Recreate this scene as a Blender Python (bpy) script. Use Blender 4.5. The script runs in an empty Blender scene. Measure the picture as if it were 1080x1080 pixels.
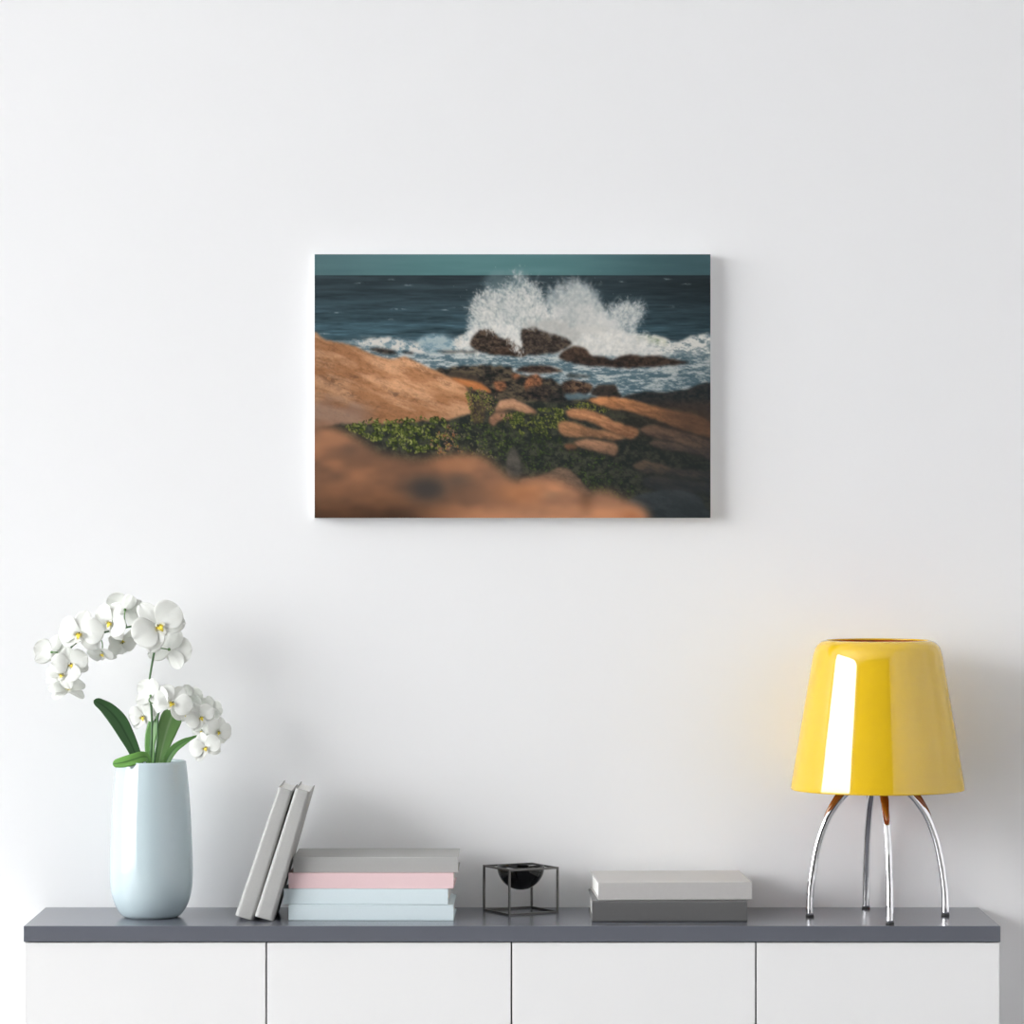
EXPOSURE = 0.27; PRINT_GAIN = 1.08; SKY_LOW = 5.0; SKY_HIGH = 14.0
import bpy, bmesh, math, random
import numpy as np
from mathutils import Vector, Matrix, Quaternion
PI = math.pi
C = bpy.context.scene.collection
FPX = 4000.0            # focal length in photo pixels (1080 wide)
CD = 8.8                # camera distance from the back wall
TOP = 0.75              # top of the sideboard
H = TOP + 0.917         # camera height

def P(px, py, y):
    """a measured place on the photo at a known distance y from the wall"""
    d = CD + y
    return Vector(((px - 540) * d / FPX, y, H - (py - 540) * d / FPX))

# ------------------------------------------------------------------ materials
def srgb(r, g, b):
    return tuple(((c / 255) / 12.92 if c / 255 <= .04045 else ((c / 255 + .055) / 1.055) ** 2.4) for c in (r, g, b))

def mat(name, col, rough=.5, metal=0., spec=.5, ior=1.5, coat=0., noise=0., nscale=40., bump=0., bscale=200., sss=0., transl=0., aniso=None):
    m = bpy.data.materials.new(name); m.use_nodes = True
    nt = m.node_tree; b = nt.nodes['Principled BSDF']
    b.inputs['Base Color'].default_value = (*col, 1)
    b.inputs['Roughness'].default_value = rough
    b.inputs['Metallic'].default_value = metal
    b.inputs['Specular IOR Level'].default_value = spec
    b.inputs['IOR'].default_value = ior
    b.inputs['Coat Weight'].default_value = coat
    b.inputs['Coat Roughness'].default_value = .03
    tc = nt.nodes.new('ShaderNodeTexCoord')
    if noise:
        n = nt.nodes.new('ShaderNodeTexNoise'); n.inputs['Scale'].default_value = nscale; n.inputs['Detail'].default_value = 4
        nt.links.new(tc.outputs['Object'], n.inputs['Vector'])
        r = nt.nodes.new('ShaderNodeMapRange')
        r.inputs['From Min'].default_value = .3; r.inputs['From Max'].default_value = .7
        r.inputs['To Min'].default_value = 1 - noise; r.inputs['To Max'].default_value = 1 + noise
        nt.links.new(n.outputs['Fac'], r.inputs['Value'])
        v = nt.nodes.new('ShaderNodeVectorMath'); v.operation = 'SCALE'; v.inputs[0].default_value = col
        nt.links.new(r.outputs['Result'], v.inputs['Scale'])
        nt.links.new(v.outputs['Vector'], b.inputs['Base Color'])
    if bump:
        n = nt.nodes.new('ShaderNodeTexNoise'); n.inputs['Scale'].default_value = bscale; n.inputs['Detail'].default_value = 3
        nt.links.new(tc.outputs['Object'], n.inputs['Vector'])
        bp = nt.nodes.new('ShaderNodeBump'); bp.inputs['Strength'].default_value = bump; bp.inputs['Distance'].default_value = .001
        nt.links.new(n.outputs['Fac'], bp.inputs['Height']); nt.links.new(bp.outputs['Normal'], b.inputs['Normal'])
    if transl:
        t = nt.nodes.new('ShaderNodeBsdfTranslucent'); t.inputs['Color'].default_value = (*col, 1)
        mx = nt.nodes.new('ShaderNodeMixShader'); mx.inputs['Fac'].default_value = transl
        out = nt.nodes['Material Output']
        nt.links.new(b.outputs[0], mx.inputs[1]); nt.links.new(t.outputs[0], mx.inputs[2]); nt.links.new(mx.outputs[0], out.inputs['Surface'])
    return m

M = {
 'wall': mat('wall_paint', (.80, .805, .812), .9, spec=.2, bump=.05, bscale=400),
 'ceiling': mat('ceiling_paint', (.80, .80, .80), .95),
 'rear': mat('rear_wall_paint', (.035, .032, .03), .9),
 'right': mat('side_wall_paint', (.84, .83, .835), .9),
 'floor': mat('floor_boards', (.27, .265, .26), .5, noise=.08, nscale=3),
 'frame': mat('window_frame', (.75, .75, .75), .5),
 'top': mat('grey_lacquer', srgb(94, 97, 106), .24, spec=.5, ior=1.65, noise=.02, nscale=6),
 'door': mat('white_lacquer', (.80, .80, .80), .35, spec=.35, noise=.006, nscale=3),
 'carcass': mat('carcass_grey', (.10, .10, .11), .6),
 'vase': mat('vase_glaze', srgb(184, 200, 205), .03, ior=1.62, noise=.01, nscale=10),
 'petal': mat('petal_white', (.89, .90, .87), .55, spec=.3, noise=.03, nscale=90, transl=.3),
 'lip_w': mat('lip_white', (.86, .86, .80), .5, transl=.2),
 'lip_eye': mat('flower_eye', (.16, .13, .02), .5, noise=.1, nscale=300),
 'lip_y': mat('lip_yellow', (.80, .66, .07), .5, noise=.1, nscale=300),
 'stem': mat('stem_green', (.05, .13, .04), .4, noise=.15, nscale=60),
 'stem_l': mat('stem_light_green', (.10, .22, .06), .4, noise=.15, nscale=60),
 'grey1': mat('grey_linen', srgb(172, 172, 170), .8, spec=.2, noise=.03, nscale=250, bump=.35, bscale=900),
 'grey2': mat('grey_board', srgb(166, 166, 164), .6, spec=.35, noise=.015, nscale=200),
 'pink': mat('pink_board', srgb(226, 197, 199), .6, spec=.35, noise=.01, nscale=200),
 'blue': mat('pale_blue_board', srgb(208, 221, 225), .6, spec=.35, noise=.01, nscale=200),
 'blue2': mat('paler_blue_board', srgb(206, 219, 223), .6, spec=.35, noise=.01, nscale=200),
 'lgrey': mat('light_grey_board', srgb(182, 180, 178), .45, spec=.5, noise=.015, nscale=100),
 'dgrey': mat('dark_grey_board', srgb(92, 92, 92), .45, spec=.5, noise=.02, nscale=100),
 'black_metal': mat('dark_metal', (.13, .127, .122), .3, metal=1., spec=.5, noise=.05, nscale=80),
 'bowl': mat('black_enamel', (.002, .002, .002), .04, ior=1.45, noise=.02, nscale=30),
 'chrome': mat('chrome', (.86, .86, .88), .06, metal=1., noise=.01, nscale=50),
 'amber': mat('amber_plastic', (.27, .085, .006), .15, ior=1.5, noise=.06, nscale=60),
 'rubber': mat('black_rubber', (.012, .012, .012), .5, noise=.05, nscale=90),
 'shade': mat('yellow_gloss', (.70, .45, .014), .03, ior=1.82, noise=.01, nscale=8),
 'shade_in': mat('shade_lining_orange', (.82, .22, .03), .5, noise=.03, nscale=20),
 'bulb': mat('opal_glass', (.85, .83, .78), .2, noise=.01, nscale=20),
 'brass': mat('socket_metal', (.35, .33, .30), .35, metal=1., noise=.03, nscale=60),
 'canvas_side': mat('canvas_edge_white', (.80, .80, .80), .8, noise=.02, nscale=300, bump=.2, bscale=900),
}
# pages: fine stripes of paper edges
def pages_mat():
    m = bpy.data.materials.new('paper_pages'); m.use_nodes = True; nt = m.node_tree; b = nt.nodes['Principled BSDF']
    b.inputs['Roughness'].default_value = .9
    tc = nt.nodes.new('ShaderNodeTexCoord'); w = nt.nodes.new('ShaderNodeTexWave'); w.bands_direction = 'Z'
    w.inputs['Scale'].default_value = 300; w.inputs['Distortion'].default_value = .6
    nt.links.new(tc.outputs['Object'], w.inputs['Vector'])
    mx = nt.nodes.new('ShaderNodeMix'); mx.data_type = 'RGBA'
    mx.inputs['A'].default_value = (.74, .73, .70, 1); mx.inputs['B'].default_value = (.86, .86, .84, 1)
    nt.links.new(w.outputs['Fac'], mx.inputs['Factor']); nt.links.new(mx.outputs['Result'], b.inputs['Base Color'])
    return m
M['pages'] = pages_mat()
# leaf: green with a paler / darker midrib along U
def leaf_mat(name, base, rib, rough=.35):
    m = bpy.data.materials.new(name); m.use_nodes = True; nt = m.node_tree; b = nt.nodes['Principled BSDF']
    b.inputs['Roughness'].default_value = rough; b.inputs['Specular IOR Level'].default_value = .4
    tc = nt.nodes.new('ShaderNodeTexCoord'); sx = nt.nodes.new('ShaderNodeSeparateXYZ')
    nt.links.new(tc.outputs['UV'], sx.inputs['Vector'])
    s = nt.nodes.new('ShaderNodeMath'); s.operation = 'SUBTRACT'; s.inputs[1].default_value = .5
    nt.links.new(sx.outputs['X'], s.inputs[0])
    a = nt.nodes.new('ShaderNodeMath'); a.operation = 'ABSOLUTE'; nt.links.new(s.outputs[0], a.inputs[0])
    r = nt.nodes.new('ShaderNodeMapRange'); r.inputs['From Min'].default_value = .02; r.inputs['From Max'].default_value = .09
    nt.links.new(a.outputs[0], r.inputs['Value'])
    w = nt.nodes.new('ShaderNodeTexWave'); w.bands_direction = 'X'; w.inputs['Scale'].default_value = 9; w.inputs['Distortion'].default_value = .5
    nt.links.new(tc.outputs['UV'], w.inputs['Vector'])
    m2 = nt.nodes.new('ShaderNodeMix'); m2.data_type = 'RGBA'
    m2.inputs['A'].default_value = (*base, 1); m2.inputs['B'].default_value = (*[c * 1.18 for c in base], 1)
    nt.links.new(w.outputs['Fac'], m2.inputs['Factor'])
    mx = nt.nodes.new('ShaderNodeMix'); mx.data_type = 'RGBA'; mx.inputs['A'].default_value = (*rib, 1)
    nt.links.new(m2.outputs['Result'], mx.inputs['B'])
    nt.links.new(r.outputs['Result'], mx.inputs['Factor']); nt.links.new(mx.outputs['Result'], b.inputs['Base Color'])
    t = nt.nodes.new('ShaderNodeBsdfTranslucent'); t.inputs['Color'].default_value = (*[c * 1.2 for c in base], 1)
    ms = nt.nodes.new('ShaderNodeMixShader'); ms.inputs['Fac'].default_value = .2
    nt.links.new(b.outputs[0], ms.inputs[1]); nt.links.new(t.outputs[0], ms.inputs[2]); nt.links.new(ms.outputs[0], nt.nodes['Material Output'].inputs['Surface'])
    return m
M['leaf_dark'] = leaf_mat('leaf_dark_green', (.045, .115, .04), (.02, .06, .02))
M['leaf_mid'] = leaf_mat('leaf_mid_green', (.12, .27, .075), (.05, .13, .04))
M['leaf_light'] = leaf_mat('leaf_light_green', (.19, .36, .12), (.33, .50, .25))
M['leaf_bright'] = leaf_mat('leaf_bright_green', (.16, .37, .08), (.06, .17, .04))

# ------------------------------------------------------------------ helpers
def link(name, me, m, parent=None, smooth=False, loc=None):
    o = bpy.data.objects.new(name, me); C.objects.link(o)
    if m is not None:
        for mm in (m if isinstance(m, (list, tuple)) else [m]): me.materials.append(mm)
    if smooth:
        for p in me.polygons: p.use_smooth = True
    if parent: o.parent = parent
    if loc is not None: o.location = loc
    return o
def obj(name, bm, m, parent=None, smooth=False, loc=None):
    me = bpy.data.meshes.new(name); bmesh.ops.recalc_face_normals(bm, faces=bm.faces); bm.to_mesh(me); bm.free()
    return link(name, me, m, parent, smooth, loc)
def tag(o, label=None, cat=None, group=None, kind=None):
    if label: o['label'] = label
    if cat: o['category'] = cat
    if group: o['group'] = group
    if kind: o['kind'] = kind
    return o
def empty(name, loc, rot=(0, 0, 0)):
    o = bpy.data.objects.new(name, None); C.objects.link(o); o.location = loc; o.rotation_euler = rot
    o.empty_display_size = .05
    return o
def box(bm, x0, x1, y0, y1, z0, z1):
    vs = [bm.verts.new((x, y, z)) for x in (x0, x1) for y in (y0, y1) for z in (z0, z1)]
    for f in ((0, 1, 3, 2), (4, 6, 7, 5), (0, 4, 5, 1), (2, 3, 7, 6), (0, 2, 6, 4), (1, 5, 7, 3)):
        bm.faces.new([vs[i] for i in f])
def bevel(o, w, seg=2):
    b = o.modifiers.new('bevel', 'BEVEL'); b.width = w; b.segments = seg; b.limit_method = 'ANGLE'; b.angle_limit = .6
    for p in o.data.polygons: p.use_smooth = True
    w_ = o.modifiers.new('wn', 'WEIGHTED_NORMAL'); w_.keep_sharp = True
    return o
def lathe(prof, n=96, closed=False):
    bm = bmesh.new(); rings = []
    for r, z in prof:
        rings.append([bm.verts.new((r * math.cos(2 * PI * k / n), r * math.sin(2 * PI * k / n), z)) for k in range(n)] if r > 1e-6 else [bm.verts.new((0, 0, z))])
    prs = list(zip(rings, rings[1:])) + ([(rings[-1], rings[0])] if closed else [])
    for a, b in prs:
        for k in range(n):
            k2 = (k + 1) % n
            if len(a) == 1 and len(b) == 1: continue
            if len(a) == 1: bm.faces.new((a[0], b[k], b[k2]))
            elif len(b) == 1: bm.faces.new((a[k], a[k2], b[0]))
            else: bm.faces.new((a[k], a[k2], b[k2], b[k]))
    return bm
def smooth_path(pts, n=8):
    """Catmull-Rom through tuples of any length"""
    pts = [np.array(p, float) for p in pts]; q = [2 * pts[0] - pts[1]] + pts + [2 * pts[-1] - pts[-2]]; out = []
    for i in range(1, len(q) - 2):
        for k in range(n):
            t = k / n
            out.append(.5 * (2 * q[i] + (q[i + 1] - q[i - 1]) * t + (2 * q[i - 1] - 5 * q[i] + 4 * q[i + 1] - q[i + 2]) * t * t + (3 * q[i] - q[i - 1] - 3 * q[i + 1] + q[i + 2]) * t ** 3))
    out.append(pts[-1]); return out
def tube(bm, pts, rad, n=12, cap=True):
    """pts: Vectors; rad: number or list"""
    pts = [Vector(p) for p in pts]; R = rad if isinstance(rad, (list, tuple)) else [rad] * len(pts)
    t0 = (pts[1] - pts[0]).normalized(); up = Vector((0, 0, 1)) if abs(t0.z) < .9 else Vector((0, 1, 0))
    u = t0.cross(up).normalized(); rings = []
    for i, p in enumerate(pts):
        t = (pts[min(i + 1, len(pts) - 1)] - pts[max(i - 1, 0)]).normalized()
        u = (u - t * u.dot(t)).normalized(); v = t.cross(u)
        rings.append([bm.verts.new(p + (u * math.cos(2 * PI * k / n) + v * math.sin(2 * PI * k / n)) * R[i]) for k in range(n)])
    for a, b in zip(rings, rings[1:]):
        for k in range(n): bm.faces.new((a[k], a[(k + 1) % n], b[(k + 1) % n], b[k]))
    if cap: bm.faces.new(rings[0][::-1]); bm.faces.new(rings[-1])

# ------------------------------------------------------------------ the room
XL, XR, YR, ZC = -9.0, 4.2, -13.0, 6.2
WY0, WY1, WZ0, WZ1 = -1.0, -11.0, .12, 5.7      # window opening in the left wall
def struct(name, bm, m): 
    o = obj(name, bm, m); o['kind'] = 'structure'; return o
bm = bmesh.new(); box(bm, XL - .2, XR + .2, 0, .2, -.1, ZC + .1); struct('wall_back', bm, M['wall'])
bm = bmesh.new(); box(bm, XL, XR, YR, 0, -.1, 0); struct('floor', bm, M['floor'])
bm = bmesh.new(); box(bm, XL, XR, YR, 0, ZC, ZC + .1); struct('ceiling', bm, M['ceiling'])
bm = bmesh.new(); box(bm, XR, XR + .2, YR, 0, -.1, ZC + .1); struct('wall_right', bm, M['right'])
bm = bmesh.new(); box(bm, XL - .2, XR + .2, YR - .2, YR, -.1, ZC + .1); struct('wall_front', bm, M['rear'])
bm = bmesh.new()
box(bm, XL - .2, XL, WY0, 0, -.1, ZC + .1); box(bm, XL - .2, XL, YR, WY1, -.1, ZC + .1)
box(bm, XL - .2, XL, WY1, WY0, -.1, WZ0); box(bm, XL - .2, XL, WY1, WY0, WZ1, ZC + .1)
struct('wall_left', bm, M['wall'])
bm = bmesh.new(); f = .04
box(bm, XL - .12, XL - .06, WY1, WY1 + f, WZ0, WZ1); box(bm, XL - .12, XL - .06, WY0 - f, WY0, WZ0, WZ1)
box(bm, XL - .12, XL - .06, WY1, WY0, WZ0, WZ0 + f); box(bm, XL - .12, XL - .06, WY1, WY0, WZ1 - f, WZ1)
struct('window_1', bm, M['frame'])

# ------------------------------------------------------------------ sideboard
SB = empty('sideboard', (0, -.2, 0))
tag(SB, 'long low white sideboard with four flat doors and a grey top against the wall', 'sideboard')
def sb(name, bm, m, b=.0012):
    o = obj(name, bm, m, SB); o.location = (0, .2, 0)
    if b: bevel(o, b)
    return o
W = 1.082; TH = .0355
bm = bmesh.new(); box(bm, -W, W, -.40, -.002, TOP - TH, TOP); o = sb('top_panel', bm, M['top'], .0015); o['label'] = 'glossy slate grey top'
bm = bmesh.new(); box(bm, -W + .004, W - .004, -.374, -.004, .09, TOP - TH - .0005); sb('carcass', bm, M['carcass'])
for x0, x1 in ((-W + .001, -W + .004), (W - .004, W - .001)):
    bm = bmesh.new(); box(bm, x0, x1, -.376, -.004, .09, TOP - TH - .001); sb('side_panel', bm, M['door'], .0005)
bm = bmesh.new(); box(bm, -W + .05, W - .05, -.35, -.03, 0.0, .0895); sb('plinth', bm, M['carcass'])
gaps = [(281 - 540) * 8.405 / FPX, (539.5 - 540) * 8.405 / FPX, (797.3 - 540) * 8.405 / FPX]
ed = [-W + .002] + gaps + [W - .002]
for i in range(4):
    a = ed[i] + (.0018 if i else 0); b_ = ed[i + 1] - (.0018 if i < 3 else 0)
    bm = bmesh.new(); box(bm, a, b_, -.396, -.3765, .085, TOP - TH - .0018); sb('door', bm, M['door'], .0012)

# ------------------------------------------------------------------ books
def book(label, m, L, T, D, loc, rot, group=None, rc=.0015, board=.0025, inset=.004, taper=0.):
    """L along local X, T up, spine at local y=0 facing -Y, fore edge at y=D; origin at bottom centre of the spine"""
    t = empty('book', loc, rot); tag(t, label, 'book', group)
    prof = []   # (y, z) outer C then inner C
    for k in range(7):
        a = PI / 2 * k / 6; prof.append((rc - rc * math.sin(a), T - rc + rc * math.cos(a)))
    prof = [(D, T)] + prof
    for k in range(7):
        a = PI / 2 * k / 6; prof.append((rc - rc * math.cos(a), rc - rc * math.sin(a)))
    prof.append((D, 0))
    prof += [(D, board), (board + rc * .3, board), (board + rc * .3, T - board), (D, T - board)]
    bm = bmesh.new(); n = 2
    rings = [[bm.verts.new((x, y, z)) for y, z in prof] for x in (-L / 2, L / 2)]
    k = len(prof)
    for i in range(k): bm.faces.new((rings[0][i], rings[0][(i + 1) % k], rings[1][(i + 1) % k], rings[1][i]))
    bm.faces.new(rings[0]); bm.faces.new(rings[1][::-1])
    o = obj('cover', bm, m, t); bevel(o, .0004, 1)
    bm = bmesh.new(); box(bm, -L / 2 + inset, L / 2 - inset, board + rc * .3 + .0002, D - inset, board + .0001, T - board - .0001)
    pg = obj('pages', bm, M['pages'], t)
    if taper:      # thicker at one end, as the pages fan out
        for q in (o, pg):
            for v in q.data.vertices: v.co.z *= 1 - taper * (v.co.x / L)
    return t
def px2(n, y): return n * (CD + y) / FPX
# stack on the left: bottom to top (x0, x1 of the spine in the photo, thickness, spine y, turn in degrees)
z = TOP
st = [(304.2, 478.5, .0355, -.288, -.7, M['blue2'], 'pale blue book at the very bottom of the four-book stack'),
      (298.8, 472.6, .0350, -.286, -1.9, M['blue'], 'pale blue book under the pink one, sticking out to the left'),
      (304.2, 478.4, .0350, -.284, -.9, M['pink'], 'pale pink book between the grey book and the blue books'),
      (309.2, 483.3, .0345, -.277, -.2, M['grey2'], 'mid grey book lying on top of the pink book')]
for x0, x1, T, y, a, m, lab in st:
    cx = ((x0 + x1) / 2 - 540) * (CD + y) / FPX
    book(lab, m, px2(x1 - x0, y), T, .235 if a < -.5 else .225, (cx, y, z), (0, 0, math.radians(a)), 'books in the four-book stack')
    z += T + .0004
z = TOP
y = -.318; cx = ((624.3 + 788.2) / 2 - 540) * (CD + y) / FPX
book('dark charcoal book lying flat under the light grey book', M['dgrey'], px2(163.9, y), .0475, .27, (cx, y, z), (0, 0, math.radians(.5)), 'books in the two-book stack', rc=.004, board=.003)
z += .0479
y = -.310; cx = ((631 + 793.4) / 2 - 540) * (CD + y) / FPX
book('light grey book lying on top of the dark charcoal book', M['lgrey'], px2(162.4, y), .0405, .275, (cx, y, z), (0, 0, math.radians(2.6)), 'books in the two-book stack', rc=.002, board=.003)
# leaning books: local X is the book height (vertical), thickness = local Z
def leaning(label, br, ang, T, L, y, D, taper):
    """br: photo x of the lowest (right) corner; leans to the right by ang from vertical"""
    bx = (br - 540) * (CD + y) / FPX
    # local X -> up the spine, local Z -> to the left (thickness)
    up = Vector((math.sin(ang), 0, math.cos(ang))); left = Vector((-math.cos(ang), 0, math.sin(ang))); back = Vector((0, 1, 0))
    R = Matrix((up, back, left)).transposed()   # columns: X=up, Y=back, Z=left
    if R.determinant() < 0: R = Matrix((-up, back, left)).transposed()
    origin = Vector((bx, y, TOP + .0006)) + up * (L / 2)
    o = book(label, M['grey1'], L, T, D, origin, (0, 0, 0), 'grey books leaning on the stack', rc=.0085, board=.0028, inset=.005, taper=taper)
    o.rotation_euler = R.to_euler()
    return o
leaning('grey cloth book leaning directly against the stack, right of its twin', 288.2, math.radians(15.9), .0385, .301, -.312, .21, .26)
leaning('grey cloth book leaning at the outside, nearest the vase', 267.0, math.radians(16.9), .0375, .304, -.300, .21, .26)

# ------------------------------------------------------------------ vase
VX, VY = (159.6 - 540) * 8.59 / FPX, -.21
k_ = 8.59 / FPX
prof_px = [(0, 969.2), (23, 969.2), (27, 968.2), (31.5, 964.5), (36.5, 957.5), (40.5, 948), (42.9, 937), (43.8, 925), (43.7, 908), (42.9, 885), (41.6, 860), (39.9, 835), (38.0, 815), (36.6, 803.2)]
prof = [(r * k_, (967.2 - y) * k_ + .0) for r, y in prof_px]
prof = [(r, max(z, 0) if i > 1 else 0.0) for i, (r, z) in enumerate(prof)]
sp = [tuple(p) for p in smooth_path(prof[2:], 6)]
outer = prof[:2] + sp
zt = outer[-1][1]; rt = outer[-1][0]
inner = [(rt - .0012, zt + .0012), (rt - .0028, zt + .0008)] + [(max(r - .004, .002), z if z > .01 else .008) for r, z in reversed(outer[2:]) if z < zt - .003] + [(0, .008)]
VZ = TOP
o = obj('vase', lathe(outer + inner, 128), M['vase'], None, True, (VX, VY, VZ))
tag(o, 'tall glossy pale blue ceramic vase holding the white orchid', 'vase')

# ------------------------------------------------------------------ orchid
OR = empty('orchid', (VX, VY, TOP + .01))
tag(OR, 'white orchid with two flower sprays and green leaves standing in the vase', 'plant')
ORI = Vector(OR.location)
def orchid_part(name, bm, m, smooth=True, solid=0):
    o = obj(name, bm, m, OR, smooth); o.location = -ORI
    if solid:
        s = o.modifiers.new('solid', 'SOLIDIFY'); s.thickness = solid; s.offset = 0
    return o
def path3(pts, n=8):
    return [Vector(p) for p in smooth_path([tuple(P(*q)) for q in pts], n)]
S1 = [(160, 880, -.20), (159.5, 840, -.205), (159.3, 803, -.215), (160, 780, -.222), (160, 753, -.215), (157.6, 722, -.21), (159.5, 705, -.21), (162.3, 690, -.21), (164.5, 676, -.212), (160, 664, -.215), (143, 660.5, -.215), (128, 663, -.21), (108, 667.5, -.21), (90, 673, -.21), (78, 680, -.21), (72, 688, -.21), (70, 700, -.212), (68, 716, -.214), (69, 727, -.216)]
S2 = [(161, 880, -.21), (162, 840, -.215), (163, 803, -.222), (166.3, 780, -.23), (166.3, 757, -.228), (171.8, 744.4, -.22), (184, 738, -.205), (198, 741, -.2), (211, 750, -.2), (220, 763, -.2), (221, 776, -.205), (218, 788, -.21)]
p1 = path3(S1); p2 = path3(S2)
for nm, pp, r0, r1, m in (('flower_stem', p1, .0028, .0018, M['stem']), ('flower_stem', p2, .0026, .0013, M['stem'])):
    bm = bmesh.new(); n = len(pp); tube(bm, pp, [r0 + (r1 - r0) * i / n for i in range(n)], 10); orchid_part(nm, bm, m)

def leaf(pts, m, face, fold=.18, nW=8):
    """pts: (px, py, y, width px); face: direction the blade looks"""
    q = smooth_path([(*P(a, b, c), w * (CD + c) / FPX) for a, b, c, w in pts], 7)
    bm = bmesh.new(); uvl = bm.loops.layers.uv.new('uv'); rows = []; n = len(q)
    for i, r in enumerate(q):
        p = Vector(r[:3]); t = (Vector(q[min(i + 1, n - 1)][:3]) - Vector(q[max(i - 1, 0)][:3])).normalized()
        fa = face if isinstance(face, Vector) else Vector(face[0]).lerp(Vector(face[1]), i / (n - 1))
        u = t.cross(fa).normalized(); nn = u.cross(t).normalized(); w = max(r[3], .0004)
        # rounded tip
        rem = 1 - i / (n - 1); w *= min(1, math.sqrt(max(0, 1 - (1 - min(1, rem / .10)) ** 2)) + .02)
        row = []
        for k in range(nW + 1):
            s = k / nW - .5
            row.append(bm.verts.new(p + u * (s * w) + nn * (abs(s) * fold * w)))
        rows.append(row)
    for i in range(n - 1):
        for k in range(nW):
            f = bm.faces.new((rows[i][k], rows[i][k + 1], rows[i + 1][k + 1], rows[i + 1][k]))
            for lp, (uu, vv) in zip(f.loops, ((k, i), (k + 1, i), (k + 1, i + 1), (k, i + 1))): lp[uvl].uv = (uu / nW, vv / (n - 1))
    me = bpy.data.meshes.new('leaf'); bm.to_mesh(me); bm.free()
    o = link('leaf', me, m, OR, True); o.location = -ORI
    s = o.modifiers.new('solid', 'SOLIDIFY'); s.thickness = .0012; s.offset = 0
    return o
leaf([(152, 850, -.21, 5), (149, 822, -.205, 8), (145.5, 803, -.20, 10.5), (140.5, 790, -.195, 13), (134, 777, -.19, 16), (125, 761, -.185, 18.5), (114.5, 749, -.18, 15.5), (106, 742.5, -.18, 11), (98.8, 738.5, -.18, 8)], M['leaf_dark'], Vector((.25, -1, .25)), .2)
leaf([(157, 845, -.22, 5), (158, 815, -.235, 8), (156, 800.5, -.245, 10), (151, 798.2, -.262, 12), (143, 800.5, -.275, 13), (133, 803.5, -.283, 13.5), (125, 805.2, -.287, 12), (118.8, 805.8, -.288, 9)], M['leaf_bright'], [(1, -.6, .35), (.1, -.8, .75)], .12)
leaf([(159, 850, -.20, 5), (159, 820, -.20, 7), (158.6, 803, -.20, 9), (158.5, 785, -.20, 12), (161, 768, -.20, 13), (164.5, 750, -.20, 5)], M['leaf_mid'], Vector((-.35, -1, .1)), .2)
leaf([(162, 850, -.20, 5), (165, 822, -.20, 7), (168, 803, -.20, 9), (172.2, 784, -.195, 16), (176.5, 769, -.19, 21), (181, 756, -.185, 22), (186, 744, -.18, 9)], M['leaf_light'], Vector((.25, -1, .2)), .25)
leaf([(166, 850, -.20, 4), (170, 822, -.20, 7), (175.5, 803, -.20, 9.5), (183.5, 790.5, -.198, 9.5), (193.5, 783, -.195, 7.5), (202, 778.5, -.19, 3.5), (208.8, 775.6, -.185, 2)], M['leaf_mid'], Vector((-.15, -1, .35)), .25)

# petals -------------------------------------------------------------
def petal_mesh(name, L, Wd, peak, neck):
    """rounded blade along +X from the centre, facing +Z; peak: where it is widest, neck: width of its base"""
    bm = bmesh.new(); nu, nv = 18, 12; rows = []
    for i in range(nu + 1):
        t = (1 - math.cos(PI * i / nu)) / 2
        if t > peak: w = math.sqrt(max(0, 1 - ((t - peak) / (1 - peak)) ** 2.1))
        else:
            k = t / peak; w = neck + (1 - neck) * math.sin(PI / 2 * k) ** 1.15
        w = max(w, .02) * Wd; row = []
        for k in range(nv + 1):
            s = (k / nv - .5) * 2
            x = L * t
            z = .10 * math.sin(t * PI) * L - .14 * L * t * t + .06 * L * (s * s) * math.sin(PI * t) + .014 * math.sin(6 * s + 5 * t) * t - .015 * math.exp(-(s * 8) ** 2)
            row.append(bm.verts.new((x, s * w / 2, z)))
        rows.append(row)
    for i in range(nu):
        for k in range(nv): bm.faces.new((rows[i][k], rows[i][k + 1], rows[i + 1][k + 1], rows[i + 1][k]))
    me = bpy.data.meshes.new(name); bm.to_mesh(me); bm.free(); me.materials.append(M['petal'])
    for p in me.polygons: p.use_smooth = True
    return me
PET = petal_mesh('petal', 1.0, 1.16, .56, .14); SEP = petal_mesh('sepal', .98, .72, .52, .30)
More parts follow.
